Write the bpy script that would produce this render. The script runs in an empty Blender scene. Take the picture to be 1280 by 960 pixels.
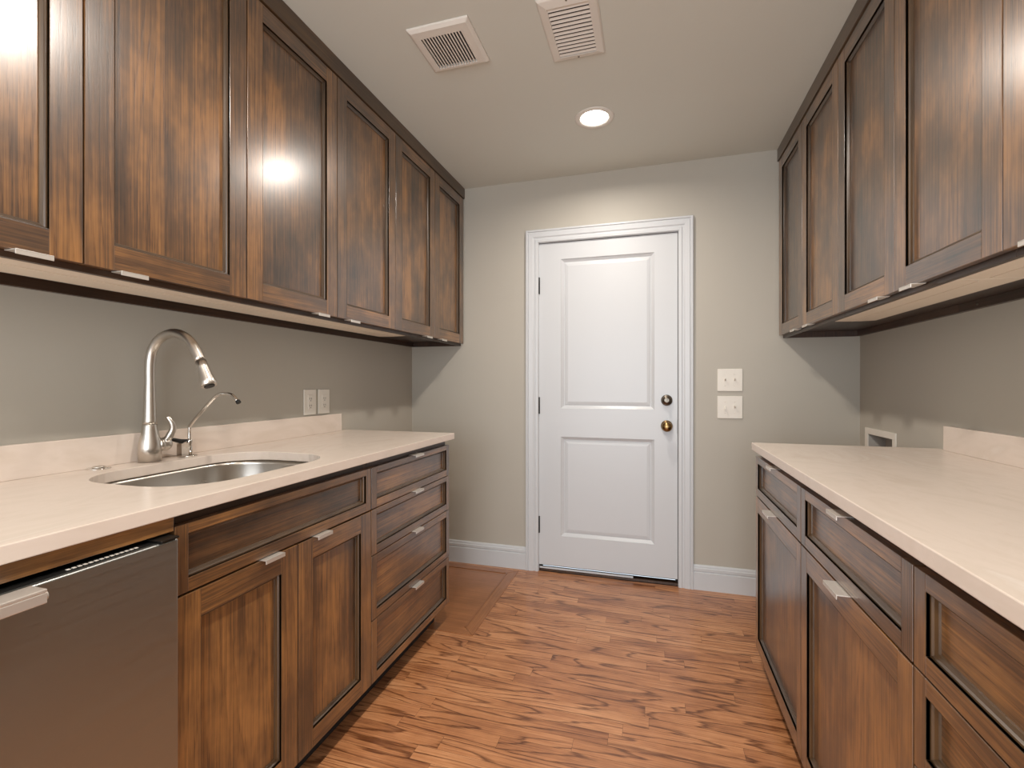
import bpy, bmesh, math, random
from mathutils import Vector, Matrix
random.seed(7)
S = bpy.context.scene
COL = S.collection
PI = math.pi

# ------------------------------------------------------------------ camera
cam_d = bpy.data.cameras.new('camera'); cam = bpy.data.objects.new('camera', cam_d); COL.objects.link(cam)
cam.location = (0, 0, 1.175)
cam.rotation_euler = (PI/2, 0, 0.288725)
cam_d.sensor_width = 36; cam_d.lens = 591.7/1280*36; cam_d.shift_y = -0.0004
cam_d.clip_start = 0.02
S.camera = cam
# ------------------------------------------------------------------ view
vs = S.view_settings
vs.view_transform = 'Standard'; vs.look = 'None'; vs.exposure = 0.20; vs.gamma = 1; vs.use_curve_mapping = False
# ------------------------------------------------------------------ world (daylight outside the unseen, added rear window)
w = bpy.data.worlds.new('daylight'); S.world = w; w.use_nodes = True
w.node_tree.nodes['Background'].inputs[0].default_value = (0.80, 0.90, 1.0, 1)
w.node_tree.nodes['Background'].inputs[1].default_value = 1.0
# ------------------------------------------------------------------ lamps
D = 2.9; H = 2.457
XL, XR = -1.573, 1.043
YR = -1.7                                   # rear wall, behind the camera
LAMPS = [(-0.269, 2.30), (-0.26, 1.05), (-0.26, -0.25), (-0.26, -1.2)]
LAMP_W = [8.6, 12, 12, 8]
LAMP_COL = (1.0, 0.92, 0.83)
for (lx, ly), pw in zip(LAMPS, LAMP_W):
    ld = bpy.data.lights.new('downlight_beam', 'AREA'); ld.shape = 'DISK'; ld.size = 0.10
    ld.energy = pw; ld.color = LAMP_COL; ld.spread = math.radians(165)
    lo = bpy.data.objects.new('downlight_beam', ld); COL.objects.link(lo); lo.location = (lx, ly, H-0.012)
ld = bpy.data.lights.new('window_fill_daylight', 'AREA'); ld.shape = 'RECTANGLE'; ld.size = 2.1; ld.size_y = 2.05  # cool daylight from behind the camera, strengthened as added ambient fill
ld.energy = 62; ld.color = (0.90, 0.95, 1.0)
lo = bpy.data.objects.new('window_fill_daylight', ld); COL.objects.link(lo); lo.location = (-0.26, YR-0.12, 1.13)
lo.rotation_euler = (PI/2, 0, 0)

# ================================================================== materials
def nt(name):
    m = bpy.data.materials.new(name); m.use_nodes = True
    t = m.node_tree; b = t.nodes['Principled BSDF']
    return m, t, b
def N(t, typ, **kw):
    n = t.nodes.new(typ)
    for k, v in kw.items():
        if k in ('op',): n.operation = v
        elif k == 'mode': n.blend_type = v
        else: setattr(n, k, v)
    return n
def L(t, a, b): t.links.new(a, b)
def math_(t, op, a, b=None, c=None, clamp=False):
    n = t.nodes.new('ShaderNodeMath'); n.operation = op; n.use_clamp = clamp
    for i, v in enumerate((a, b, c)):
        if v is None: continue
        if isinstance(v, (int, float)): n.inputs[i].default_value = v
        else: L(t, v, n.inputs[i])
    return n.outputs[0]
def noise(t, vec, scale, detail=2, rough=.5, dist=0):
    n = t.nodes.new('ShaderNodeTexNoise'); n.inputs['Scale'].default_value = scale
    n.inputs['Detail'].default_value = detail; n.inputs['Roughness'].default_value = rough
    n.inputs['Distortion'].default_value = dist
    if vec is not None: L(t, vec, n.inputs['Vector'])
    return n.outputs['Fac']
def ramp(t, fac, stops):
    n = t.nodes.new('ShaderNodeValToRGB'); cr = n.color_ramp
    while len(cr.elements) < len(stops): cr.elements.new(0.5)
    for e, (p, c) in zip(cr.elements, stops):
        e.position = p; e.color = (*c, 1) if len(c) == 3 else c
    L(t, fac, n.inputs[0]); return n.outputs[0]
def mix(t, fac, a, b, mode='MIX'):
    n = t.nodes.new('ShaderNodeMix'); n.data_type = 'RGBA'; n.blend_type = mode
    for s, v in ((n.inputs[0], fac), (n.inputs[6], a), (n.inputs[7], b)):
        if isinstance(v, (int, float)): s.default_value = v
        elif isinstance(v, tuple): s.default_value = (*v, 1)
        else: L(t, v, s)
    return n.outputs[2]
def srgb(r, g, b):
    f = lambda c: (c/255/12.92) if c/255 <= .04045 else ((c/255+.055)/1.055)**2.4
    return (f(r), f(g), f(b))

def wood(name, light, mid, dark, ring=13, lin=0.0, ring_amt=.55, rstop=.22, blotch=.6, stave=0.0, pore_amt=.5, rough=.3, bump=.1,
         coat=.35, lowfreq=(7, .9), spec=.5, coat_rough=.2, ringw=.62):
    m, t, b = nt(name)
    uv = t.nodes.new('ShaderNodeUVMap'); uv.uv_map = 'UVMap'
    at = t.nodes.new('ShaderNodeAttribute'); at.attribute_name = 'rnd'
    sp = t.nodes.new('ShaderNodeSeparateXYZ'); L(t, uv.outputs[0], sp.inputs[0])
    U, V = sp.outputs[0], sp.outputs[1]; R = at.outputs['Fac']
    def vec(su, sv, sr):
        c = t.nodes.new('ShaderNodeCombineXYZ')
        L(t, math_(t, 'MULTIPLY', U, su), c.inputs[0]); L(t, math_(t, 'MULTIPLY', V, sv), c.inputs[1])
        L(t, math_(t, 'MULTIPLY', R, sr), c.inputs[2]); return c.outputs[0]
    seed = R
    if stave:
        idx = math_(t, 'FLOOR', math_(t, 'ADD', math_(t, 'DIVIDE', U, stave), math_(t, 'MULTIPLY', R, 13.7)))
        wn = t.nodes.new('ShaderNodeTexWhiteNoise'); wn.noise_dimensions = '2D'
        c = t.nodes.new('ShaderNodeCombineXYZ'); L(t, idx, c.inputs[0]); L(t, R, c.inputs[1]); L(t, c.outputs[0], wn.inputs['Vector'])
        sv = wn.outputs['Value']
        seed = math_(t, 'ADD', math_(t, 'MULTIPLY', sv, 3.1), R)
    else: sv = None
    def vec2(su, sv_, sr):
        c = t.nodes.new('ShaderNodeCombineXYZ')
        L(t, math_(t, 'MULTIPLY', U, su), c.inputs[0]); L(t, math_(t, 'MULTIPLY', V, sv_), c.inputs[1])
        L(t, math_(t, 'MULTIPLY', seed, sr), c.inputs[2]); return c.outputs[0]
    base = noise(t, vec2(lowfreq[0], lowfreq[1], 9.0), 1.0, 1.5, .45)
    wob = noise(t, vec2(90, 7, 9), 1.0, 2, .5)
    ph = math_(t, 'ADD', math_(t, 'ADD', math_(t, 'MULTIPLY', base, ring), math_(t, 'MULTIPLY', U, lin)), math_(t, 'MULTIPLY', wob, .5))
    fr = math_(t, 'FRACT', ph)
    # asymmetric ring: slow rise then a sharp dark line
    rg = ramp(t, fr, [(0, (0, 0, 0)), (ringw, (rstop, rstop, rstop)), (.9, (1, 1, 1)), (1, (0, 0, 0))])
    pores = noise(t, vec2(330, 11, 9), 1.0, 3, .65)
    pr = ramp(t, pores, [(.52, (0, 0, 0)), (.68, (1, 1, 1))])
    streak = noise(t, vec2(190, 2.2, 9), 1.0, 4, .65)
    bl = noise(t, vec(6.5, 3.4, 7), 1.0, 4, .6)
    blr = ramp(t, bl, [(.26, (0, 0, 0)), (.72, (1, 1, 1))])
    tone = math_(t, 'MULTIPLY', blr, blotch)
    if sv is not None:
        tone = math_(t, 'ADD', tone, math_(t, 'MULTIPLY', math_(t, 'SUBTRACT', sv, .5), .30))
    tone = math_(t, 'ADD', tone, math_(t, 'MULTIPLY', math_(t, 'SUBTRACT', streak, .5), 1.35))
    rr = math_(t, 'MULTIPLY', math_(t, 'SUBTRACT', R, .5), .35)
    tone = math_(t, 'ADD', math_(t, 'ADD', tone, .5 - blotch*.5), rr, clamp=True)
    colr = ramp(t, tone, [(0, dark), (.5, mid), (1, light)])
    lines = math_(t, 'ADD', math_(t, 'MULTIPLY', rg, ring_amt), math_(t, 'MULTIPLY', math_(t, 'MULTIPLY', pr, rg), pore_amt), clamp=True)
    lines = math_(t, 'ADD', lines, math_(t, 'MULTIPLY', pr, pore_amt*.35), clamp=True)
    darker = mix(t, 1.0, colr, tuple(min(1, x) for x in (.34, .27, .22)), 'MULTIPLY')
    col = mix(t, lines, colr, darker)
    L(t, col, b.inputs['Base Color'])
    b.inputs['Roughness'].default_value = rough
    b.inputs['Coat IOR'].default_value = 1.8 if coat == 1.0 else 1.5; b.inputs['Coat Weight'].default_value = coat; b.inputs['Coat Roughness'].default_value = coat_rough
    b.inputs['Specular IOR Level'].default_value = spec
    bp = t.nodes.new('ShaderNodeBump'); bp.inputs['Strength'].default_value = bump; bp.inputs['Distance'].default_value = .001
    hgt = math_(t, 'SUBTRACT', math_(t, 'MULTIPLY', noise(t, vec2(260, 40, 9), 1.0, 2, .6), .5), lines)
    L(t, hgt, bp.inputs['Height']); L(t, bp.outputs[0], b.inputs['Normal'])
    bp2 = t.nodes.new('ShaderNodeBump'); bp2.inputs['Strength'].default_value = bump*.12; bp2.inputs['Distance'].default_value = .001
    L(t, hgt, bp2.inputs['Height']); L(t, bp2.outputs[0], b.inputs['Coat Normal'])
    return m

CAB = dict(light=srgb(158, 110, 60), mid=srgb(99, 68, 40), dark=srgb(43, 31, 22))
M = {}
M['cab'] = wood('stained_oak', **CAB, ring=9, lin=35, lowfreq=(7, .6), ring_amt=.34, blotch=.8, pore_amt=.75, rough=.42, bump=.22, coat=1.0, coat_rough=.25)
M['cab_panel'] = wood('stained_oak_panel', **CAB, ring=10, lin=30, lowfreq=(7, .6), ring_amt=.32, blotch=.95, stave=.085, pore_amt=.75, rough=.42, bump=.2, coat=1.0, coat_rough=.25)
M['cab_dark'] = wood('dark_oak', srgb(84, 56, 36), srgb(62, 42, 28), srgb(40, 27, 19), ring=9, ring_amt=.3, blotch=.5, pore_amt=.4, rough=.4, bump=.1, coat=.2)
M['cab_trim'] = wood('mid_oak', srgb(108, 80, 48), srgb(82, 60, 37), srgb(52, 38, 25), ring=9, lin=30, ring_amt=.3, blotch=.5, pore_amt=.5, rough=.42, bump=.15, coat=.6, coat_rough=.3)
M['floor'] = wood('oak_floor', srgb(216, 158, 112), srgb(188, 128, 84), srgb(138, 85, 54), ring=15, lin=16, ring_amt=1.0, rstop=.12, blotch=.7, pore_amt=.95,
                  rough=.30, bump=.08, coat=.35, lowfreq=(7, .75), coat_rough=.15, ringw=.72)
M['floor_pad'] = wood('smooth_floor_board', srgb(168, 112, 70), srgb(150, 97, 60), srgb(128, 82, 50), ring=3, ring_amt=.10, blotch=.6, pore_amt=.15,
                      rough=.25, bump=.03, coat=.4, coat_rough=.12)

def plain(name, col, rough=.5, metal=0, spec=.5, coat=0, bumpscale=None, bumps=.05, var=0, aniso=0):
    m, t, b = nt(name)
    b.inputs['Base Color'].default_value = (*col, 1); b.inputs['Roughness'].default_value = rough
    b.inputs['Metallic'].default_value = metal; b.inputs['Specular IOR Level'].default_value = spec
    b.inputs['Coat Weight'].default_value = coat
    tc = t.nodes.new('ShaderNodeTexCoord')
    if var:
        n = noise(t, tc.outputs['Object'], 3.0, 3, .6)
        L(t, mix(t, n, tuple(c*(1-var) for c in col), tuple(min(1, c*(1+var)) for c in col)), b.inputs['Base Color'])
    if bumpscale:
        bp = t.nodes.new('ShaderNodeBump'); bp.inputs['Strength'].default_value = bumps; bp.inputs['Distance'].default_value = .001
        L(t, noise(t, tc.outputs['Object'], bumpscale, 3, .6), bp.inputs['Height']); L(t, bp.outputs[0], b.inputs['Normal'])
    return m
M['wall'] = plain('greige_paint', srgb(184, 178, 166), .55, bumpscale=160, bumps=.12, var=.015)
M['ceil'] = plain('ceiling_paint', srgb(212, 212, 202), .7, bumpscale=120, bumps=.10, var=.015)
M['white'] = plain('white_trim_paint', srgb(206, 208, 210), .32, bumpscale=90, bumps=.04)
M['plate'] = plain('white_plastic', srgb(232, 226, 215), .35)
M['vent'] = plain('vent_enamel', srgb(226, 220, 210), .4)
M['dark'] = plain('dark_cavity', srgb(38, 32, 28), .8)
M['black'] = plain('black_metal', srgb(30, 29, 28), .45, .3)
M['hinge'] = plain('dark_bronze', srgb(58, 54, 50), .4, .8)
M['nickel'] = plain('brushed_nickel', srgb(208, 202, 194), .32, 1)
M['pull'] = plain('satin_nickel', srgb(226, 220, 212), .42, .7)
M['chrome'] = plain('polished_chrome', srgb(222, 218, 212), .1, 1)
M['brass'] = plain('antique_brass', srgb(150, 122, 82), .25, 1)
M['pewter'] = plain('pewter', srgb(120, 112, 102), .28, 1)
M['fixture'] = plain('fixture_diffuser', srgb(222, 208, 190), .45)
M['glassw'] = plain('opal_glass', srgb(240, 240, 240), .3)
M['grey_box'] = plain('grey_plastic', srgb(176, 172, 166), .5)

def stone():
    m, t, b = nt('cream_quartz')
    tc = t.nodes.new('ShaderNodeTexCoord'); mp = t.nodes.new('ShaderNodeMapping'); L(t, tc.outputs['Object'], mp.inputs[0])
    mp.inputs['Scale'].default_value = (3.0, 1.1, 3.0)
    n = noise(t, mp.outputs[0], 2.2, 5, .6, 1.4)
    c1 = ramp(t, n, [(.3, srgb(214, 199, 185)), (.5, srgb(222, 208, 196)), (.62, srgb(217, 203, 190)), (.75, srgb(226, 215, 205))])
    n2 = noise(t, mp.outputs[0], 9, 4, .7, 2)
    v = ramp(t, n2, [(.66, (0, 0, 0)), (.74, (1, 1, 1))])
    L(t, mix(t, math_(t, 'MULTIPLY', v, .25), c1, srgb(206, 178, 156)), b.inputs['Base Color'])
    b.inputs['Roughness'].default_value = .24
    return m
M['stone'] = stone()
def steel(name, col, rough, axis_scale, strength=.04):
    m, t, b = nt(name)
    b.inputs['Base Color'].default_value = (*col, 1); b.inputs['Metallic'].default_value = 1
    tc = t.nodes.new('ShaderNodeTexCoord'); mp = t.nodes.new('ShaderNodeMapping'); L(t, tc.outputs['Object'], mp.inputs[0])
    mp.inputs['Scale'].default_value = axis_scale
    n = noise(t, mp.outputs[0], 1.0, 2, .5)
    L(t, math_(t, 'ADD', math_(t, 'MULTIPLY', n, .12), rough-.06), b.inputs['Roughness'])
    bp = t.nodes.new('ShaderNodeBump'); bp.inputs['Strength'].default_value = strength; bp.inputs['Distance'].default_value = .001
    L(t, n, bp.inputs['Height']); L(t, bp.outputs[0], b.inputs['Normal'])
    return m
M['steel'] = steel('stainless_door', srgb(170, 174, 172), .40, (2, 2, 260), .015)
M['sink'] = steel('stainless_sink', srgb(196, 190, 182), .30, (6, 6, 60), .004)
def emit(name, col, s):
    m, t, b = nt(name); b.inputs['Base Color'].default_value = (1, 1, 1, 1)
    b.inputs['Emission Color'].default_value = (*col, 1); b.inputs['Emission Strength'].default_value = s
    return m
M['lens'] = emit('lit_lens', (1, .95, .88), 9)

# ================================================================== geometry helpers
def newbm():
    bm = bmesh.new(); bm.loops.layers.uv.new('UVMap'); bm.faces.layers.float.new('rnd'); return bm
def obj(name, bm, mats, parent=None, bevel=0, seg=2, smooth=False, recalc=True):
    if recalc: bmesh.ops.recalc_face_normals(bm, faces=bm.faces)
    me = bpy.data.meshes.new(name); bm.to_mesh(me); bm.free()
    for m in (mats if isinstance(mats, (list, tuple)) else [mats]): me.materials.append(m)
    o = bpy.data.objects.new(name, me); COL.objects.link(o)
    if smooth:
        for p in me.polygons: p.use_smooth = True
    if parent: o.parent = parent
    if bevel:
        b = o.modifiers.new('bevel', 'BEVEL'); b.width = bevel; b.segments = seg; b.limit_method = 'ANGLE'; b.angle_limit = math.radians(40)
        b.harden_normals = False
    return o
def quad(bm, pts, uvs=None, r=0.0, mi=0):
    f = bm.faces.new([bm.verts.new(p) for p in pts])
    f[bm.faces.layers.float['rnd']] = r; f.material_index = mi
    if uvs:
        l = bm.loops.layers.uv['UVMap']
        for lp, u in zip(f.loops, uvs): lp[l].uv = u
    return f
def box(bm, x0, x1, y0, y1, z0, z1, grain='z', r=None, mi=0):
    """box with metric uv: u across the grain, v along it"""
    if r is None: r = random.random()
    if x0 > x1: x0, x1 = x1, x0
    if y0 > y1: y0, y1 = y1, y0
    if z0 > z1: z0, z1 = z1, z0
    g = 'xyz'.index(grain)
    vs_ = [bm.verts.new((x, y, z)) for x in (x0, x1) for y in (y0, y1) for z in (z0, z1)]
    F = [(0, 1, 3, 2), (4, 6, 7, 5), (0, 4, 5, 1), (2, 3, 7, 6), (0, 2, 6, 4), (1, 5, 7, 3)]
    ax = [0, 0, 1, 1, 2, 2]
    uvl = bm.loops.layers.uv['UVMap']; rl = bm.faces.layers.float['rnd']
    for idx, a in zip(F, ax):
        f = bm.faces.new([vs_[i] for i in idx]); f[rl] = r; f.material_index = mi
        others = [k for k in range(3) if k != a]
        if a == g: uu, vv = others
        else: vv = g; uu = [k for k in others if k != g][0]
        for lp in f.loops:
            co = lp.vert.co
            lp[uvl].uv = (co[uu] + r*3.3, co[vv] + r*7.7)
def lathe(bm, prof, seg=32, mat=None, axis='z', origin=(0, 0, 0), cap=True, mi=0):
    """prof: list of (radius, height)"""
    rings = []
    O = Vector(origin)
    for (rad, h) in prof:
        ring = []
        for i in range(seg):
            a = 2*PI*i/seg; c, s = math.cos(a)*rad, math.sin(a)*rad
            p = {'z': Vector((c, s, h)), 'y': Vector((c, h, s)), 'x': Vector((h, c, s))}[axis]
            ring.append(bm.verts.new(O+p))
        rings.append(ring)
    fs = []
    for a, b in zip(rings, rings[1:]):
        for i in range(seg):
            j = (i+1) % seg
            fs.append(bm.faces.new((a[i], a[j], b[j], b[i])))
    if cap:
        fs.append(bm.faces.new(rings[0])); fs.append(bm.faces.new(rings[-1]))
    for f in fs: f.material_index = mi; f.smooth = True
    return fs
def tube(bm, pts, radii, seg=20, cap=True):
    pts = [Vector(p) for p in pts]
    if isinstance(radii, (int, float)): radii = [radii]*len(pts)
    t0 = (pts[1]-pts[0]).normalized()
    ref = Vector((0, 1, 0)) if abs(t0.y) < .9 else Vector((1, 0, 0))
    nrm = t0.cross(ref).normalized(); rings = []
    for i, p in enumerate(pts):
        if i == 0: t = t0
        elif i == len(pts)-1: t = (pts[i]-pts[i-1]).normalized()
        else: t = ((pts[i+1]-pts[i]).normalized()+(pts[i]-pts[i-1]).normalized()).normalized()
        nrm = (nrm - t*nrm.dot(t)).normalized(); bn = t.cross(nrm)
        rings.append([bm.verts.new(p + (nrm*math.cos(2*PI*k/seg)+bn*math.sin(2*PI*k/seg))*radii[i]) for k in range(seg)])
    for a, b in zip(rings, rings[1:]):
        for i in range(seg):
            j = (i+1) % seg; f = bm.faces.new((a[i], a[j], b[j], b[i])); f.smooth = True
    if cap: bm.faces.new(rings[0]); bm.faces.new(rings[-1])
def smooth_path(P, n=8):
    """Catmull-Rom through P"""
    P = [Vector(p) for p in P]; Q = [P[0]*2-P[1]]+P+[P[-1]*2-P[-2]]; out = []
    for i in range(1, len(Q)-2):
        for k in range(n):
            t = k/n; a, b, c, d = Q[i-1:i+3]
            out.append(.5*((2*b)+(c-a)*t+(2*a-5*b+4*c-d)*t*t+(3*b-a-3*c+d)*t**3))
    out.append(P[-1]); return out
def empty(name, loc, label=None, cat=None, group=None, kind=None):
    o = bpy.data.objects.new(name, None); COL.objects.link(o); o.location = loc; o.empty_display_size = .05
    tag(o, label, cat, group, kind); return o
def tag(o, label=None, cat=None, group=None, kind=None):
    if label: o['label'] = label
    if cat: o['category'] = cat
    if group: o['group'] = group
    if kind: o['kind'] = kind
    return o
def place(o, root):
    """parent o (built in world coordinates) under root, keeping it where it is"""
    o.parent = root
    p = root; off = Vector((0, 0, 0))
    while p is not None:
        off += p.location; p = p.parent
    o.location = o.location - off
    return o
def part(name, bm, mat, root, **kw):
    o = obj(name, bm, mat, **kw); return place(o, root)

# ================================================================== setting
# --- floor: individual strip boards running across the room
bm = newbm()
W = .0572; g = .00035
y = YR; row = 0
while y < D:
    x = XL - random.random()*.8
    y1 = min(y+W, D)
    while x < XR:
        ln = random.uniform(.28, 1.05); x0 = max(x, XL); x1 = min(x+ln, XR)
        if x1 > x0+.002:
            r = random.random(); p = ((x0+g, y+g, 0), (x1-g, y+g, 0), (x1-g, y1-g, 0), (x0+g, y1-g, 0))
            o_ = random.random()*20
            quad(bm, p, [(q[1]+o_, q[0]+o_) for q in p], r, 0)
        x += ln
    y += W
box(bm, XL-.1, XR+.1, YR-.1, D+.08, -.05, -.0015, mi=1)
tag(obj('floor', bm, [M['floor'], M['cab_dark']], recalc=False), kind='structure')
bm = newbm()
# flush smooth board with a mitred border, in the alcove at the end of the left cabinets
ax0, ax1, ay0, ay1 = -1.555, -.865, 2.12, 2.795
box(bm, ax0, ax1, ay0, ay1, 0, .0015, 'x', .5, mi=1)
bw = .062
for pts, gr in ((((ax0, ay0-bw), (ax1+bw, ay0-bw), (ax1, ay0), (ax0, ay0)), 0), (((ax1+bw, ay0-bw), (ax1+bw, ay1+bw), (ax1, ay1), (ax1, ay0)), 1),
                (((ax1+bw, ay1+bw), (ax0, ay1+bw), (ax0, ay1), (ax1, ay1)), 0)):
    r = random.random()
    cx = sum(p[0] for p in pts)/4; cy = sum(p[1] for p in pts)/4
    q = [((px-cx)*(.995 if gr == 0 else .985)+cx, (py-cy)*(.985 if gr == 0 else .995)+cy) for px, py in pts]
    top = [(px, py, .0022) for px, py in q]; bot = [(px, py, .0) for px, py in q]
    uvf = (lambda p: (p[1]+r*9, p[0]+r*5)) if gr == 0 else (lambda p: (p[0]+r*9, p[1]+r*5))
    quad(bm, top, [uvf(p) for p in top], r, 0)
    for i in range(4):
        j = (i+1) % 4; pp = (bot[i], bot[j], top[j], top[i]); quad(bm, pp, [uvf(p) for p in pp], r, 0)
    # small raised bead along the inner edge
box(bm, ax1-.004, ax1+.006, ay0, ay1, 0, .0045, 'y', .3)
box(bm, ax0, ax1, ay1-.002, ay1+.006, 0, .0045, 'x', .3)
tag(obj('trim_3', bm, [M['floor_pad'], M['floor_pad']]), kind='structure')

# --- ceiling and walls
bm = newbm(); box(bm, XL-.1, XR+.1, YR-.1, D+.1, H, H+.1)
tag(obj('ceiling', bm, M['ceil']), kind='structure')
bm = newbm(); box(bm, XL-.1, XL, YR-.1, D+.1, 0, H)
tag(obj('wall_left', bm, M['wall']), kind='structure')
# right wall with the washer box recess
wy0, wy1, wz0, wz1 = 2.535, 2.795, .790, .925
bm = newbm()
box(bm, XR, XR+.1, YR-.1, wy0, 0, H); box(bm, XR, XR+.1, wy1, D+.1, 0, H)
box(bm, XR, XR+.1, wy0, wy1, 0, wz0); box(bm, XR, XR+.1, wy0, wy1, wz1, H)
tag(obj('wall_right', bm, M['wall']), kind='structure')
# back wall with the door opening
dx0, dx1, dzt = -.697, .155, 2.069
bm = newbm()
box(bm, XL, dx0, D, D+.1, 0, H); box(bm, dx1, XR, D, D+.1, 0, H); box(bm, dx0, dx1, D, D+.1, dzt, H)
tag(obj('wall_back', bm, M['wall']), kind='structure')
# rear wall; its unseen window is added and enlarged for ambient fill
vx0, vx1, vz0, vz1 = -1.32, .80, .10, 2.18
bm = newbm()
box(bm, XL, vx0, YR-.1, YR, 0, H); box(bm, vx1, XR, YR-.1, YR, 0, H)
box(bm, vx0, vx1, YR-.1, YR, 0, vz0); box(bm, vx0, vx1, YR-.1, YR, vz1, H)
tag(obj('wall_rear', bm, M['wall']), kind='structure')
win = empty('unseen_window_1', ((vx0+vx1)/2, YR, vz0), kind='structure')
bm = newbm()
for a in ((vx0, vx1, vz0, vz0+.05), (vx0, vx1, vz1-.05, vz1), (vx0, vx0+.05, vz0+.05, vz1-.05), (vx1-.05, vx1, vz0+.05, vz1-.05),
          (-.285, -.235, vz0+.05, vz1-.05)):
    box(bm, a[0], a[1], YR-.06, YR-.02, a[2], a[3])
part('unseen_window_frame', bm, M['white'], win, bevel=.002)

# --- baseboards
def profile_run(bm, prof, x0, x1, ywall):
    """prof: (depth out of the wall, z); run along x on the back wall"""
    a = [bm.verts.new((x0, ywall-d, z)) for d, z in prof]; b = [bm.verts.new((x1, ywall-d, z)) for d, z in prof]
    for i in range(len(prof)-1): bm.faces.new((a[i], b[i], b[i+1], a[i+1]))
    bm.faces.new(a); bm.faces.new(b)
BP = [(0, 0), (.015, 0), (.015, .098), (.010, .101), (.010, .104), (.0135, .108), (.0135, .122), (.009, .126), (.009, .132), (.006, .139), (0, .141)]
for x0, x1 in ((XL, -.7665), (.2185, XR)):
    bm = newbm(); profile_run(bm, BP, x0, x1, D)
    tag(obj('baseboard_back', bm, M['white']), kind='structure')

# --- the white door in its casing
door = empty('door_1', (-.27, D, 0), kind='structure')
CP = [(0, 0), (0, .010), (.004, .014), (.018, .015), (.022, .011), (.030, .011), (.036, .016), (.060, .018), (.066, .014), (.070, .020), (.078, .020), (.080, .018), (.080, 0)]
bm = newbm()   # casing: profile (offset outward from the opening, depth) swept round three sides with mitres
ix0, ix1, izt = -.686, .139+.004, 2.0565
def casing_pts(off, dep): return [(ix0-off, D-dep, 0), (ix0-off, D-dep, izt+off), (ix1+off, D-dep, izt+off), (ix1+off, D-dep, 0)]
rows = [[bm.verts.new(p) for p in casing_pts(o_, d)] for o_, d in CP]
for a, b in zip(rows, rows[1:]):
    for i in range(3): bm.faces.new((a[i], a[i+1], b[i+1], b[i]))
part('casing', bm, M['white'], door)
bm = newbm()   # jamb and stop
for a in ((dx0, ix0+.001, 0, izt), (ix1-.001, dx1, 0, izt), (dx0, dx1, izt-.001, dzt)):
    box(bm, a[0], a[1], D-.001, D+.099, a[2], a[3])
part('jamb', bm, M['white'], door)
bm = newbm()
box(bm, ix0, ix0+.014, D+.030, D+.062, 0, izt); box(bm, ix1-.014, ix1, D+.030, D+.062, 0, izt); box(bm, ix0, ix1, D+.030, D+.062, izt-.014, izt)
for a in ((ix1-.0035, ix1-.0005, .03, izt), (ix0, ix1, izt-.0025, izt-.0005)): box(bm, a[0], a[1], D+.008, D+.030, a[2], a[3])
part('weatherstrip', bm, M['dark'], door)
bm = newbm()   # slab: a grid of faces with two raised-and-fielded recesses
sx0, sx1, sz0, sz1 = -.6845, .1385, .040, 2.0525
ys = D+.006
P1 = (-.546, .010, 1.021, 1.948); P2 = (-.546, .008, .228, .845)
bevel_prof = [(0, 0), (.002, .004), (.018, .015), (.022, .015), (.025, .012), (.042, .0085)]
box_pts = lambda x0, x1, z0, z1, y: [(x0, y, z0), (x1, y, z0), (x1, y, z1), (x0, y, z1)]
for a in ((sx0, P1[0], sz0, sz1), (P1[1], sx1, sz0, sz1), (P1[0], P1[1], P1[3], sz1), (P1[0], P1[1], P2[3], P1[2]), (P1[0], P1[1], sz0, P2[2])):
    quad(bm, box_pts(*a, ys))
for P in (P1, (P2[0], P1[1], P2[2], P2[3])):
    prev = None
    for ins, dep in bevel_prof:
        cur = [bm.verts.new(p) for p in box_pts(P[0]+ins, P[1]-ins, P[2]+ins, P[3]-ins, ys+dep)]
        if prev:
            for i in range(4): bm.faces.new((prev[i], prev[(i+1) % 4], cur[(i+1) % 4], cur[i]))
        prev = cur
    bm.faces.new(prev)
bk = ys+.0235
o4 = box_pts(sx0, sx1, sz0, sz1, ys); b4 = box_pts(sx0, sx1, sz0, sz1, bk)
for i in range(4): quad(bm, (o4[i], o4[(i+1) % 4], b4[(i+1) % 4], b4[i]))
quad(bm, b4)
bmesh.ops.remove_doubles(bm, verts=bm.verts, dist=1e-5)
slab = part('door_slab', bm, M['white'], door)
for z0 in (1.737, .985, .238):
    bm = newbm(); lathe(bm, [(.0045, z0), (.0055, z0+.002), (.0055, z0+.103), (.0045, z0+.105)], 12, origin=(-.6865, D-.001, 0))
    box(bm, -.6865, -.679, D+.001, D+.004, z0, z0+.105)
    part('hinge', bm, M['black'], door)
bm = newbm()   # knob with rose
kx, kz = .079, .928
lathe(bm, [(.033, D+.004), (.033, D-.001), (.029, D-.006), (.012, D-.009), (.011, D-.024), (.016, D-.032), (.026, D-.040), (.0295, D-.050),
           (.028, D-.060), (.020, D-.067), (.008, D-.070), (.0015, D-.0705)], 36, axis='y', origin=(kx, 0, kz))
tag(part('door_knob', bm, M['brass'], door), 'round antique brass door knob')
bm = newbm(); kz2 = 1.078
lathe(bm, [(.032, D+.004), (.032, D-.004), (.030, D-.010), (.026, D-.013), (.022, D-.012), (.021, D-.016), (.010, D-.0165)], 36, axis='y', origin=(kx, 0, kz2))
db = tag(part('deadbolt', bm, M['pewter'], door), 'dark pewter deadbolt lock')
bm = newbm(); box(bm, kx-.0045, kx+.0045, D-.036, D-.015, kz2-.013, kz2+.013)
part('thumb_turn', bm, M['pewter'], db, bevel=.002)
bm = newbm(); box(bm, sx1-.001, sx1+.003, D+.0, D+.006, .885, .965)
part('strike_plate', bm, M['hinge'], door)
bm = newbm(); box(bm, ix0+.001, ix1-.001, D+.006, D+.05, .001, .016)
tag(part('threshold', bm, M['cab_dark'], door), 'dark threshold strip under the door')
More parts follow.
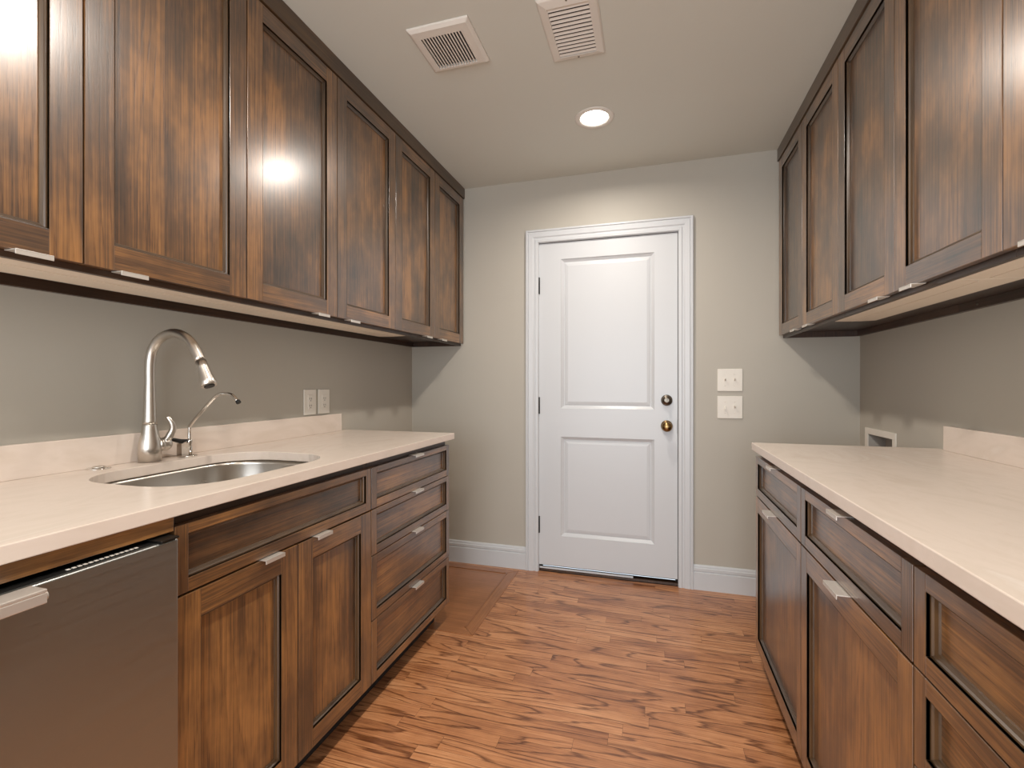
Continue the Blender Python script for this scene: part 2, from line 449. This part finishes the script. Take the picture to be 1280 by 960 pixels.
bm = newbm(); box(bm, sx0+.003, sx1-.25, D+.0055, D+.009, .017, .027); 
part('door_sweep', bm, M['white'], door)
bm = newbm(); box(bm, dx0, dx1, D+.101, D+.11, 0, dzt); part('outside_face', bm, M['dark'], door)

# --- dark wood filler strip between wall cabinets and ceiling
def crown(name, xface, xwall):
    s = 1 if xface > xwall else -1
    bm = newbm(); box(bm, xwall+.002*s, xface+.006*s, .27, D-.001, 2.3895, H-.0005, 'y', .4)
    tag(obj(name, bm, M['cab_trim'], bevel=.0015), kind='structure')
crown('trim_1', -1.191, XL); crown('trim_2', .660, XR)

# ================================================================== cabinets
def front(name, root, xf, s, y0, y1, z0, z1, st, rt, rb=None, stR=None, t=.020, gap=.0017, rail_grain='y'):
    """framed front in a plane x = xf facing s. st: stile, rt/rb: rails. returns the front object with its panel child"""
    rb = rt if rb is None else rb; st2 = st if stR is None else stR
    y0 += gap; y1 -= gap; z0 += gap; z1 -= gap
    bm = newbm(); xb = xf - s*t
    box(bm, xb, xf, y0, y0+st, z0, z1, 'z'); box(bm, xb, xf, y1-st2, y1, z0, z1, 'z')
    box(bm, xb, xf-s*.0002, y0+st, y1-st2, z0, z0+rb, 'y'); box(bm, xb, xf-s*.0002, y0+st, y1-st2, z1-rt, z1, 'y')
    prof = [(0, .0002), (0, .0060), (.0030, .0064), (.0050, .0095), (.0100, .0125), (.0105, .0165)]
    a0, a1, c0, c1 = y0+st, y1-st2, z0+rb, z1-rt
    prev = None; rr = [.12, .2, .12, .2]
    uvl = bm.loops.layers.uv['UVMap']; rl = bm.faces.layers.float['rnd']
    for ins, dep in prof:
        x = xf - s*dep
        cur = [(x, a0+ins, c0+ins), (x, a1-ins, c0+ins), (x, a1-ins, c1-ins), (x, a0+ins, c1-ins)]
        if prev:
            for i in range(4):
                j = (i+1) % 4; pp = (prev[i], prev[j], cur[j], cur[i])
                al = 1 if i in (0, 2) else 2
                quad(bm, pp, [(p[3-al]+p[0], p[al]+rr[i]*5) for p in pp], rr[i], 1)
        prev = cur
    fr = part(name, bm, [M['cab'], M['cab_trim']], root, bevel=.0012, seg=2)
    bm = newbm(); gr = 'z' if (z1-z0) > .5*(y1-y0) else 'y'
    box(bm, xb+s*.0003, xf-s*.0160, a0+.003, a1-.003, c0+.003, c1-.003, gr)
    pn = part('panel', bm, M['cab_panel'] if gr == 'z' else M['cab'], fr)
    return fr
def pull(fr, xf, s, yc, zt, w=.065, prj=.018, below=False, lip=.010):
    """L shaped tab pull on the top (or bottom) edge"""
    bm = newbm(); th = .0022
    if not below:
        box(bm, xf-s*.018, xf+s*prj, yc-w/2, yc+w/2, zt+.0002, zt+.0002+th)
        box(bm, xf+s*(prj-th), xf+s*prj, yc-w/2, yc+w/2, zt+th-lip, zt+th)
    else:
        box(bm, xf-s*.018, xf+s*prj, yc-w/2, yc+w/2, zt-.0002-th, zt-.0002)
        box(bm, xf+s*(prj-th), xf+s*prj, yc-w/2, yc+w/2, zt-lip, zt)
    return part('handle', bm, M['pull'], fr, bevel=.0007)

def upper(side, y0, ym, y1, label, handles):
    s = 1 if side == 'L' else -1
    xf = -1.191 if side == 'L' else .660; xw = XL if side == 'L' else XR
    root = empty('upper_cabinet', ((xf+xw)/2, (y0+y1)/2, 1.423), label, 'cabinet', 'upper cabinets on the %s wall' % ('left' if side == 'L' else 'right'))
    bm = newbm(); t = .018; xb = xf-s*.022; xi = xw+s*.0015
    zb, zt = 1.423, 2.3885
    box(bm, xi, xb, y0+.0005, y0+t, 1.466, zt, 'z'); box(bm, xi, xb, y1-t, y1-.0005, 1.466, zt, 'z')
    box(bm, xi, xb, y0+t, y1-t, zt-t, zt, 'y'); box(bm, xi, xb, y0+.0005, y1-.0005, 1.452, 1.466, 'y')       # top, recessed bottom
    box(bm, xb-s*.015, xb, y0+.0005, y1-.0005, zb, 1.452, 'y')                                              # front light rail
    box(bm, xi, xi+s*.016, y0+.0005, y1-.0005, zb, 1.452, 'y'); box(bm, xi, xi+s*.006, y0+t, y1-t, 1.466, zt-t, 'y')                                               # hanging rail and back
    box(bm, xb-s*.019, xb, ym-.02, ym+.02, 1.466, zt-t, 'z')
    part('cabinet_body', bm, M['cab_dark'], root, bevel=.0008)
    for (a, b), hy in zip(((y0, ym), (ym, y1)), handles):
        d = front('door', root, xf, s, a, b, 1.4350, 2.3875, .060, .058, .057)
        if hy: pull(d, xf, s, hy, 1.4363, w=.062, prj=.016, below=True, lip=.0105)
    return root
UL = [(.295, .725, 1.159, 'double-door oak wall cabinet on the left, at the left edge of the photo', (.632, .822)),
      (1.159, 1.592, 2.035, 'middle oak wall cabinet on the left, its first door carrying the bright reflection', (1.498, 1.692)),
      (2.035, 2.465, 2.886, 'oak wall cabinet on the left that touches the back wall', (2.374, 2.567))]
for y0, ym, y1, lb, hs in UL: upper('L', y0, ym, y1, lb, hs)
URt = [(1.168, 1.603, 2.030, 'oak wall cabinet on the right, middle pair of doors near the right photo edge', (1.508, 1.703)),
       (2.030, 2.472, 2.886, 'oak wall cabinet on the right that touches the back wall', (2.383, 2.580)),
       (.300, .735, 1.168, 'nearest oak wall cabinet on the right, only a sliver at the photo edge', (None, 1.07))]
for y0, ym, y1, lb, hs in URt: upper('R', y0, ym, y1, lb, (hs[0], hs[1]))
# fillers between the last cabinet and the back wall
for nm, a, b in (('trim_4', XL+.0015, -1.213), ('trim_5', .682, XR-.0015)):
    bm = newbm(); box(bm, a, b, 2.8865, D-.001, 1.423, 2.3885, 'z', .6); tag(obj(nm, bm, M['cab_dark']), kind='structure')

def carcass(root, s, xf, xw, y0, y1, zbot, ztop=.8985, endfar=False):
    bm = newbm(); t = .018; xb = xf-s*.0215; xi = xw+s*.002
    box(bm, xi, xb, y0+.0005, y0+t, zbot, ztop, 'z'); box(bm, xi, xb, y1-t, y1-.0005, zbot, ztop, 'z')
    box(bm, xi, xb, y0+t, y1-t, zbot, zbot+t, 'y')
    box(bm, xb-s*.02, xb, y0+t, y1-t, ztop-.035, ztop, 'y')
    box(bm, xi, xi+s*.006, y0+t, y1-t, zbot+t, ztop-.035, 'z')
    part('cabinet_body', bm, M['cab_dark'], root, bevel=.0008)
    bm = newbm(); xt = xf-s*.080
    box(bm, xt-s*.016, xt, y0+.001, y1-.001, 0.0005, zbot, 'y')
    box(bm, xi, xt-s*.016, y1-.018, y1-.001, .0005, zbot, 'x'); box(bm, xi, xt-s*.016, y0+.001, y0+.018, .0005, zbot, 'x')
    part('toe_kick', bm, M['dark'], root)
XBL, XBR = -.955, .410
# left: sink cabinet
r = empty('sink_cabinet', (-1.26, 1.104, 0), 'two-door oak base cabinet with a long blank panel, under the sink', 'cabinet', 'lower cabinets')
carcass(r, 1, XBL, XL, .745, 1.465, .105)
f = front('false_front', r, XBL, 1, .745, 1.465, .727, .8775, .030, .022, .030)
d = front('door', r, XBL, 1, .745, 1.104, .105, .725, .060, .060, .055); pull(d, XBL, 1, 1.004, .7237)
d = front('door', r, XBL, 1, 1.104, 1.465, .105, .725, .060, .060, .055); pull(d, XBL, 1, 1.200, .7237)
# left: drawer stack
r = empty('drawer_cabinet', (-1.26, 1.80, 0), 'oak base cabinet with four stacked drawers at the far left end', 'cabinet', 'lower cabinets')
carcass(r, 1, XBL, XL, 1.467, 2.135, .105)
for z0, z1 in ((.727, .8775), (.561, .727), (.330, .561), (.105, .330)):
    d = front('drawer', r, XBL, 1, 1.467, 2.135, z0, z1, .032, .022 if z1-z0 < .2 else .030, .030)
    pull(d, XBL, 1, 1.800, z1-.0013, w=.072)
# right
r = empty('base_cabinet', (.73, 1.86, 0), 'oak base cabinet, drawer over one door, at the far right end', 'cabinet', 'lower cabinets')
carcass(r, -1, XBR, XR, 1.548, 2.172, .085)
d = front('drawer', r, XBR, -1, 1.548, 2.172, .714, .8785, .038, .028, .032); pull(d, XBR, -1, 1.870, .8772, w=.066)
d = front('door', r, XBR, -1, 1.548, 2.172, .085, .712, .040, .060, .050); pull(d, XBR, -1, 1.880, .7107, w=.085, prj=.026)
r = empty('base_cabinet', (.73, 1.24, 0), 'oak base cabinet, drawer over one door with a wide pull, middle of right side', 'cabinet', 'lower cabinets')
carcass(r, -1, XBR, XR, .934, 1.546, .085)
d = front('drawer', r, XBR, -1, .934, 1.546, .714, .8785, .036, .028, .032); pull(d, XBR, -1, 1.250, .8772, w=.066)
d = front('door', r, XBR, -1, .934, 1.546, .085, .712, .050, .060, .050); pull(d, XBR, -1, 1.235, .7107, w=.085, prj=.026)
r = empty('drawer_cabinet', (.73, .62, 0), 'oak cabinet with stacked drawers in the lower right corner of the photo', 'cabinet', 'lower cabinets')
carcass(r, -1, XBR, XR, .300, .932, .085)
for z0, z1 in ((.714, .8785), (.552, .714), (.320, .552), (.085, .320)):
    d = front('drawer', r, XBR, -1, .300, .932, z0, z1, .034, .028, .032); pull(d, XBR, -1, .616, z1-.0013, w=.072)
# end panel left of the appliance and rail over it
r = empty('end_panel', (-1.26, .115, 0), 'dark oak panel and rail framing the stainless appliance', 'panel')
bm = newbm(); box(bm, XL+.002, XBL-.002, .100, .118, .0005, .8985, 'z'); part('side_panel', bm, M['cab'], r)
bm = newbm(); box(bm, XBL-.022, XBL, .119, .744, .868, .8985, 'y'); part('top_rail', bm, M['cab'], r, bevel=.001)

# ------------------------------------------------------------------ worktops
def rounded(x0, x1, y0, y1, rad, n=8):
    pts = []
    for cx, cy, a0 in ((x1-rad, y1-rad, 0), (x0+rad, y1-rad, PI/2), (x0+rad, y0+rad, PI), (x1-rad, y0+rad, 1.5*PI)):
        for k in range(n+1):
            a = a0+PI/2*k/n; pts.append((cx+rad*math.cos(a), cy+rad*math.sin(a)))
    return pts
CT0, CT1 = .900, .930
# left top with sink cut-out
SH = rounded(-1.452, -1.030, .830, 1.388, .150, 9)
bm = newbm()
ox0, ox1, oy0, oy1 = XL+.001, -.943, .100, 2.172
for z in (CT0, CT1):
    outer = []
    n = len(SH); q = n//4
    cx, cy = -1.241, 1.096
    ov = []
    for (px, py) in SH:   # project each hole point outward on the rectangle
        dx, dy = px-cx, py-cy
        k = min(((ox1-cx)/dx if dx > 0 else (ox0-cx)/dx) if abs(dx) > 1e-6 else 1e9, ((oy1-cy)/dy if dy > 0 else (oy0-cy)/dy) if abs(dy) > 1e-6 else 1e9)
        ov.append((cx+dx*k, cy+dy*k))
    if z == CT0: lo_in = [bm.verts.new((a, b, z)) for a, b in SH]; lo_out = [bm.verts.new((a, b, z)) for a, b in ov]
    else: hi_in = [bm.verts.new((a, b, z)) for a, b in SH]; hi_out = [bm.verts.new((a, b, z)) for a, b in ov]
cz = {}
def corner(x, y, z): 
    k = (x, y, z)
    if k not in cz: cz[k] = bm.verts.new(k)
    return cz[k]
nn = len(SH)
def edge_id(v):
    e = set()
    if abs(v.co.x-ox0) < 1e-6: e.add('x0')
    if abs(v.co.x-ox1) < 1e-6: e.add('x1')
    if abs(v.co.y-oy0) < 1e-6: e.add('y0')
    if abs(v.co.y-oy1) < 1e-6: e.add('y1')
    return e
for i in range(nn):
    j = (i+1) % nn
    ei, ej = edge_id(hi_out[i]), edge_id(hi_out[j])
    if ei & ej:
        bm.faces.new((hi_in[i], hi_in[j], hi_out[j], hi_out[i])); bm.faces.new((lo_in[i], lo_out[i], lo_out[j], lo_in[j]))
        bm.faces.new((hi_out[i], hi_out[j], lo_out[j], lo_out[i]))
    else:
        u = ei | ej; x = ox0 if 'x0' in u else ox1; y_ = oy0 if 'y0' in u else oy1
        ch, cl = corner(x, y_, CT1), corner(x, y_, CT0)
        bm.faces.new((hi_in[i], hi_in[j], hi_out[j], ch, hi_out[i])); bm.faces.new((lo_in[i], lo_out[i], cl, lo_out[j], lo_in[j]))
        bm.faces.new((hi_out[i], ch, cl, lo_out[i])); bm.faces.new((ch, hi_out[j], lo_out[j], cl))
    bm.faces.new((hi_in[i], lo_in[i], lo_in[j], hi_in[j]))
tag(obj('countertop', bm, M['stone'], bevel=.002), 'cream stone countertop on the left, with the sink set into it', 'countertop', 'cream stone countertops')
bm = newbm(); box(bm, .395, XR-.001, .300, 2.174, CT0, CT1)
tag(obj('countertop', bm, M['stone'], bevel=.002), 'plain cream stone countertop on the right, without a sink', 'countertop', 'cream stone countertops')
bm = newbm(); box(bm, XL+.001, XL+.020, .100, 2.114, CT1, 1.0195)
tag(obj('backsplash', bm, M['stone'], bevel=.0015), 'low cream stone upstand behind the faucet', 'backsplash', 'stone upstands')
bm = newbm(); box(bm, XR-.020, XR-.001, .300, 2.118, CT1, 1.0195)
tag(obj('backsplash', bm, M['stone'], bevel=.0015), 'low cream stone upstand on the right countertop', 'backsplash', 'stone upstands')

# ------------------------------------------------------------------ sink
root = empty('sink', (-1.241, 1.096, .70), 'stainless undermount sink with rounded corners, set into the left countertop', 'sink')
bm = newbm(); uvl = None
levels = [(-.014, .8978), (-.004, .8978), (-.0032, .885), (.004, .74), (.030, .705), (.10, .698), (.17, .694)]
prev = None
for ins, z in levels:
    rad = max(.02, .150-ins*.8)
    cur = [bm.verts.new((a, b, z)) for a, b in rounded(-1.452+ins, -1.030-ins, .830+ins, 1.388-ins, rad, 9)]
    if prev:
        for i in range(len(cur)):
            j = (i+1) % len(cur); f = bm.faces.new((prev[i], prev[j], cur[j], cur[i])); f.smooth = True
    prev = cur
bm.faces.new(prev)
sk = part('bowl', bm, M['sink'], root, recalc=False); 
so = sk.modifiers.new('thick', 'SOLIDIFY'); so.thickness = .0012; so.offset = -1 
bm = newbm(); lathe(bm, [(.045, .6955), (.043, .6985), (.034, .697), (.030, .694), (.004, .694)], 32, origin=(-1.241, 1.096, 0))
tag(part('drain', bm, M['chrome'], root), 'round chrome drain')

# ------------------------------------------------------------------ faucet
fx, fy = -1.512, 1.10
root = empty('kitchen_faucet', (fx, fy, CT1), 'tall brushed nickel gooseneck faucet with pull-down spray head behind the sink', 'faucet')
bm = newbm()
lathe(bm, [(.0308, CT1+.0002), (.0308, .975), (.0300, .988), (.0268, 1.004), (.0232, 1.020), (.0208, 1.036), (.0199, 1.046), (.0195, 1.0468)], 36, origin=(fx, fy, 0))
part('body', bm, M['nickel'], root)
path = smooth_path([(fx, fy, 1.0475), (fx, fy, 1.10), (fx, fy, 1.18), (fx+.001, fy, 1.240), (fx+.014, fy, 1.286), (fx+.050, fy, 1.319), (fx+.101, fy, 1.330), (fx+.149, fy, 1.315), (fx+.182, fy, 1.283), (fx+.206, fy, 1.243)], 5)
rad = [max(.0140, .0193-.0048*i/9) if i < 10 else .0140+.0012*max(0, i-34)/11 for i in range(len(path))]
e = Vector(path[-1]); t_ = (Vector((fx+.241, fy, 1.168))-e).normalized()
bm = newbm(); tube(bm, path, rad, 24)
part('spout', bm, M['nickel'], root)
j0 = e + t_*.0008
bm = newbm(); tube(bm, [j0, j0+t_*.02, j0+t_*.042, j0+t_*.064, j0+t_*.078, j0+t_*.082], [.0151, .0157, .0178, .0208, .0228, .0205], 28)
sp_ = tag(part('spray_head', bm, M['nickel'], root), 'flared pull-down spray head')
bm = newbm(); q0 = j0+t_*.0815; tube(bm, [q0, q0+t_*.003], [.015, .014], 24); part('nozzle', bm, M['black'], sp_)
bm = newbm()
lathe(bm, [(.0205, fy+.015), (.0205, fy+.0285), (.0198, fy+.029), (.0205, fy+.030), (.0215, fy+.046), (.0190, fy+.051), (.008, fy+.053)], 32, axis='y', origin=(fx+.010, 0, .982))
hp = smooth_path([(fx+.014, fy+.040, .990), (fx+.026, fy+.044, 1.008), (fx+.034, fy+.048, 1.030), (fx+.034, fy+.044, 1.050), (fx+.026, fy+.036, 1.070)], 5)
tube(bm, hp, [.0125-.0065*i/(len(hp)-1) for i in range(len(hp))], 16)
tag(part('lever', bm, M['nickel'], root), 'curved side lever')

# filter tap
gx, gy = -1.503, 1.225
root = empty('filter_faucet', (gx, gy, CT1), 'slim chrome filtered-water tap with a black lever, right of the tall faucet', 'faucet')
bm = newbm(); lathe(bm, [(.024, CT1+.0002), (.024, CT1+.003), (.021, CT1+.005), (.0085, CT1+.0055), (.0085, .975), (.0095, .977), (.0095, .984), (.006, .986)], 28, origin=(gx, gy, 0))
box(bm, gx-.011, gx+.011, gy-.036, gy-.011, CT1+.003, .977)
part('body', bm, M['chrome'], root)
bm = newbm(); tube(bm, smooth_path([(gx, gy, .984), (gx, gy, 1.020), (gx+.006, gy, 1.036), (gx+.050, gy, 1.078), (gx+.100, gy, 1.122), (gx+.122, gy, 1.137),
                                    (gx+.150, gy, 1.142), (gx+.182, gy, 1.137), (gx+.205, gy, 1.119)], 7), .0055, 16)
sp2 = part('spout', bm, M['chrome'], root)
bm = newbm(); tube(bm, [(gx+.2055, gy, 1.1185), (gx+.211, gy, 1.112)], [.0075, .0075], 16); part('tip', bm, M['black'], sp2)
bm = newbm()
lp = [(gx, gy-.008, .984), (gx, gy-.030, .983), (gx, gy-.055, .991), (gx, gy-.068, .996)]
tube(bm, lp, [.004, .0075, .006, .002], 12)
part('lever', bm, M['black'], root)
# flush button in the worktop
root = empty('sink_button', (-1.530, .968, CT1), 'small round metal button set in the countertop left of the faucet', 'button')
bm = newbm(); lathe(bm, [(.0285, CT1+.0002), (.0285, CT1+.002), (.026, CT1+.0038), (.016, CT1+.0040), (.0155, CT1+.0025)], 32, origin=(-1.530, .968, 0)); part('rim', bm, M['chrome'], root)
bm = newbm(); lathe(bm, [(.0145, CT1+.0027), (.0145, CT1+.006), (.012, CT1+.0075), (.003, CT1+.0078)], 28, origin=(-1.530, .968, 0)); part('push_button', bm, M['nickel'], root)

# ------------------------------------------------------------------ stainless appliance
root = empty('undercounter_fridge', (-1.25, .43, 0), 'stainless steel undercounter appliance with a bar handle, lower left corner', 'fridge')
bm = newbm(); box(bm, XL+.01, -.975, .125, .732, .06, .850); part('body', bm, M['black'], root)
bm = newbm(); box(bm, -.972, -.935, .122, .7385, .095, .857); dr = tag(part('door', bm, M['steel'], root, bevel=.0035, seg=3), 'brushed stainless door')
bm = newbm()
box(bm, -.962, -.946, .20, .725, .8572, .8580)
for k in range(14): box(bm, -.957, -.951, .555+k*.0085, .560+k*.0085, .8580, .8588, mi=1)
part('control_strip', bm, [M['black'], M['plate']], dr)
bm = newbm(); box(bm, -.972, -.930, .700, .737, .8593, .8632); part('top_hinge', bm, M['hinge'], dr, bevel=.001)
bm = newbm()
box(bm, -.9345, -.896, .150, .497, .853, .8585); box(bm, -.902, -.896, .150, .497, .836, .853)
box(bm, -.9345, -.929, .150, .497, .836, .853)
lathe(bm, [(.0085, .4972), (.0085, .5005), (.006, .502)], 20, axis='y', origin=(-.908, 0, .845))
part('handle', bm, M['pull'], dr, bevel=.0015)
for yy in (.16, .70):
    bm = newbm(); lathe(bm, [(.018, .0005), (.018, .012), (.010, .016), (.010, .062)], 20, origin=(-1.02, yy, 0)); part('foot', bm, M['black'], root)

# ------------------------------------------------------------------ under cabinet lights
def strip(xa, xb, y0, y1, label, grp):
    s = 1 if xb > xa else -1
    root = empty('undercabinet_light', ((xa+xb)/2, (y0+y1)/2, 1.43), label, 'light', grp)
    bm = newbm()
    prof = [(0, 1.4515), (0, 1.430), (.006*s, 1.4245), (.090*s, 1.4225), (abs(xb-xa)*s*.96, 1.4240), (abs(xb-xa)*s, 1.432), (abs(xb-xa)*s, 1.4515)]
    a = [bm.verts.new((xa+p, y0, z)) for p, z in prof]; b = [bm.verts.new((xa+p, y1, z)) for p, z in prof]
    for i in range(len(prof)): j = (i+1) % len(prof); bm.faces.new((a[i], a[j], b[j], b[i]))
    bm.faces.new(a); bm.faces.new(b)
    part('diffuser', bm, M['fixture'], root, bevel=.001)
    bm = newbm(); box(bm, xa+.055*s, xa+.058*s, y0+.02, y1-.02, 1.4215, 1.4232); part('rib', bm, M['fixture'], root)
    return root
strip(-1.231, -1.400, .32, 1.398, 'long unlit light strip under the left wall cabinets, the nearer one', 'strip lights under the cabinets')
strip(-1.231, -1.400, 1.401, 2.215, 'unlit light strip under the left wall cabinets, the one ending before the back wall', 'strip lights under the cabinets')
strip(.700, .850, .32, 1.398, 'nearer unlit light strip under the right wall cabinets, at the photo edge', 'strip lights under the cabinets')
strip(.700, .850, 1.401, 2.200, 'farther unlit light strip under the right wall cabinets', 'strip lights under the cabinets')

# ------------------------------------------------------------------ outlets, switches, washer box
def outlet(y0, label):
    root = empty('wall_outlet', (XL, y0+.041, 1.087), label, 'outlet', 'outlets on the left wall')
    bm = newbm(); box(bm, XL+.0005, XL+.006, y0, y0+.082, 1.026, 1.147); pl = part('cover_plate', bm, M['plate'], root, bevel=.002)
    bm = newbm(); box(bm, XL+.006, XL+.0085, y0+.024, y0+.058, 1.052, 1.121); rc = part('receptacle', bm, M['plate'], root, bevel=.001)
    bm = newbm()
    for zc in (1.103, 1.070):
        for dy in (-.007, .005): box(bm, XL+.0085, XL+.0089, y0+.041+dy, y0+.041+dy+.0022, zc-.0045, zc+.0045)
        lathe(bm, [(.0024, XL+.0085), (.0024, XL+.0089)], 10, axis='x', origin=(0, y0+.041, zc-.010))
    part('slots', bm, M['dark'], rc)
outlet(1.852, 'white electrical outlet on the left wall, the one nearer the faucet')
outlet(1.952, 'white electrical outlet on the left wall, the one farther from the faucet')
def switch(z0, ups, label):
    root = empty('light_switch', (.416, D, z0+.063), label, 'switch', 'double light switches right of the door')
    bm = newbm(); box(bm, .351, .481, D-.006, D-.0005, z0, z0+.126); part('cover_plate', bm, M['plate'], root, bevel=.0025)
    for x, up in zip((.391, .440), ups):
        bm = newbm(); box(bm, x-.005, x+.005, D-.0075, D-.006, z0+.051, z0+.075)
        zc = z0+.063; dz = .010 if up else -.010
        v = [(x-.004, D-.007, zc-.006), (x+.004, D-.007, zc-.006), (x+.004, D-.007, zc+.006), (x-.004, D-.007, zc+.006)]
        w_ = [(x-.0035, D-.022, zc+dz-.0035), (x+.0035, D-.022, zc+dz-.0035), (x+.0035, D-.022, zc+dz+.0035), (x-.0035, D-.022, zc+dz+.0035)]
        for i in range(4): quad(bm, (v[i], v[(i+1) % 4], w_[(i+1) % 4], w_[i]))
        quad(bm, w_)
        part('toggle', bm, M['plate'], root)
        for zz in (z0+.032, z0+.094):
            bm = newbm(); lathe(bm, [(.003, D-.006), (.0025, D-.0072)], 12, axis='y', origin=(x, 0, zz)); part('screw', bm, M['plate'], root)
switch(1.132, (1, 1), 'upper white double toggle switch plate right of the door')
switch(.979, (0, 1), 'lower white double toggle switch plate right of the door')
root = empty('washer_outlet_box', (XR, 2.665, .86), 'white-framed recessed washer outlet box on the right wall', 'outlet box')
bm = newbm()
for a in ((wy0-.028, wy1+.028, wz1-.002, wz1+.028), (wy0-.028, wy1+.028, wz0-.028, wz0+.002), (wy0-.028, wy0+.002, wz0+.002, wz1-.002), (wy1-.002, wy1+.028, wz0+.002, wz1-.002)):
    box(bm, XR-.007, XR-.0005, *a)
part('face_frame', bm, M['plate'], root, bevel=.001)
bm = newbm(); e_ = .0015
box(bm, XR+.070, XR+.073, wy0+e_, wy1-e_, wz0+e_, wz1-e_); box(bm, XR, XR+.07, wy0+e_, wy1-e_, wz1-.004, wz1-e_); box(bm, XR, XR+.07, wy0+e_, wy1-e_, wz0+e_, wz0+.004)
box(bm, XR, XR+.07, wy0+e_, wy0+.004, wz0+.004, wz1-.004); box(bm, XR, XR+.07, wy1-.004, wy1-e_, wz0+.004, wz1-.004)
part('recess', bm, M['grey_box'], root)
for yy in (2.60, 2.72):
    bm = newbm(); lathe(bm, [(.010, wz0+.004), (.010, .83), (.007, .833), (.007, .85)], 16, origin=(XR+.035, yy, 0)); part('valve', bm, M['brass'], root)

# ------------------------------------------------------------------ ceiling things
for i, (lx, ly) in enumerate(LAMPS):
    lb = 'round white recessed ceiling light in front of the door, lit' if i == 0 else 'round recessed ceiling light, lit, behind the top edge of the photo'
    root = empty('ceiling_light', (lx, ly, H), lb, 'ceiling light', 'recessed ceiling lights')
    bm = newbm(); lathe(bm, [(.093, H-.0005), (.093, H-.003), (.088, H-.006), (.072, H-.0065), (.066, H-.003), (.066, H-.0005)], 48, origin=(lx, ly, 0), cap=False)
    part('trim_ring', bm, M['vent'], root)
    bm = newbm(); lathe(bm, [(.0655, H-.0015), (.001, H-.0016)], 48, origin=(lx, ly, 0)); part('lens', bm, M['lens'], root)
# exhaust fan grille (square, narrow slots running towards the door)
root = empty('exhaust_vent', (-.736, 1.652, H), 'square white exhaust fan grille with fine dark slots on the ceiling', 'vent')
vx0, vx1, vy0, vy1 = -.856, -.617, 1.532, 1.770
bm = newbm()
sx0_, sx1_, sy0_, sy1_ = -.822, -.658, 1.578, 1.745
zt_, zb_ = H-.0005, H-.016
edge = [(vx0, vx1, vy0, vy1, zt_), (vx0, vx1, vy0, vy1, H-.006), (vx0+.012, vx1-.012, vy0+.012, vy1-.012, zb_+.001), (sx0_, sx1_, sy0_, sy1_, zb_), (sx0_, sx1_, sy0_, sy1_, H-.004)]
prev = None
for x0, x1, y0, y1, z in edge:
    cur = [bm.verts.new(p) for p in ((x0, y0, z), (x1, y0, z), (x1, y1, z), (x0, y1, z))]
    if prev:
        for i in range(4): bm.faces.new((prev[i], prev[(i+1) % 4], cur[(i+1) % 4], cur[i]))
    prev = cur
part('cover', bm, M['vent'], root, bevel=.002)
bm = newbm(); nsl = 14; pitch = (sx1_-sx0_)/nsl
for k in range(nsl+1):
    xx = sx0_+k*pitch; wd = .0027
    box(bm, max(sx0_-.001, xx-wd), min(sx1_+.001, xx+wd), sy0_-.001, sy1_+.001, H-.0158, H-.0138)
part('grille', bm, M['vent'], root)
bm = newbm(); box(bm, sx0_, sx1_, sy0_, sy1_, H-.003, H-.001); part('fan_cavity', bm, M['dark'], root)
# air register (frame and tilted louvres across)
root = empty('air_vent', (-.275, 1.70, H), 'rectangular white louvred air vent on the ceiling near the top edge', 'vent')
rx0, rx1, ry0, ry1 = -.377, -.174, 1.540, 1.853
ix0_, ix1_, iy0_, iy1_ = -.345, -.204, 1.575, 1.822
bm = newbm(); prev = None
for x0, x1, y0, y1, z in ((rx0, rx1, ry0, ry1, H-.0005), (rx0, rx1, ry0, ry1, H-.003), (rx0+.006, rx1-.006, ry0+.006, ry1-.006, H-.008), (ix0_-.002, ix1_+.002, iy0_-.002, iy1_+.002, H-.014),
                          (ix0_, ix1_, iy0_, iy1_, H-.014), (ix0_, ix1_, iy0_, iy1_, H-.002)):
    cur = [bm.verts.new(p) for p in ((x0, y0, z), (x1, y0, z), (x1, y1, z), (x0, y1, z))]
    if prev:
        for i in range(4): bm.faces.new((prev[i], prev[(i+1) % 4], cur[(i+1) % 4], cur[i]))
    prev = cur
part('frame', bm, M['vent'], root)
nl = 13; pt = (iy1_-iy0_)/nl
for k in range(nl):
    yy = iy0_+(k+.5)*pt; bm = newbm()
    v = []
    for x in (ix0_, ix1_):
        v.append([bm.verts.new((x, yy+a, H+b)) for a, b in ((.0055, -.0125), (.0047, -.0130), (-.0040, -.0090), (-.0034, -.0084))])
    for i in range(4): bm.faces.new((v[0][i], v[0][(i+1) % 4], v[1][(i+1) % 4], v[1][i]))
    bm.faces.new(v[0]); bm.faces.new(v[1])
    part('louvre', bm, M['vent'], root)
bm = newbm(); box(bm, ix0_, ix1_, iy0_, iy1_, H-.0018, H-.0008); part('duct_cavity', bm, M['dark'], root)
for yy in (1.838, 1.555):
    bm = newbm(); lathe(bm, [(.004, H-.0105), (.003, H-.0125)], 12, origin=(-.275, yy, 0)); part('screw', bm, M['pewter'], root)
# screw heads on the hanging rail under the right wall cabinets
for nm, yy in (('upper_cabinet.003', 1.42), ('upper_cabinet.003', 1.93)):
    bm = newbm(); lathe(bm, [(.0045, 1.0252), (.004, 1.0235), (.001, 1.0230)], 12, axis='x', origin=(0, yy, 1.437))
    part('screw', bm, M['pewter'], bpy.data.objects[nm])
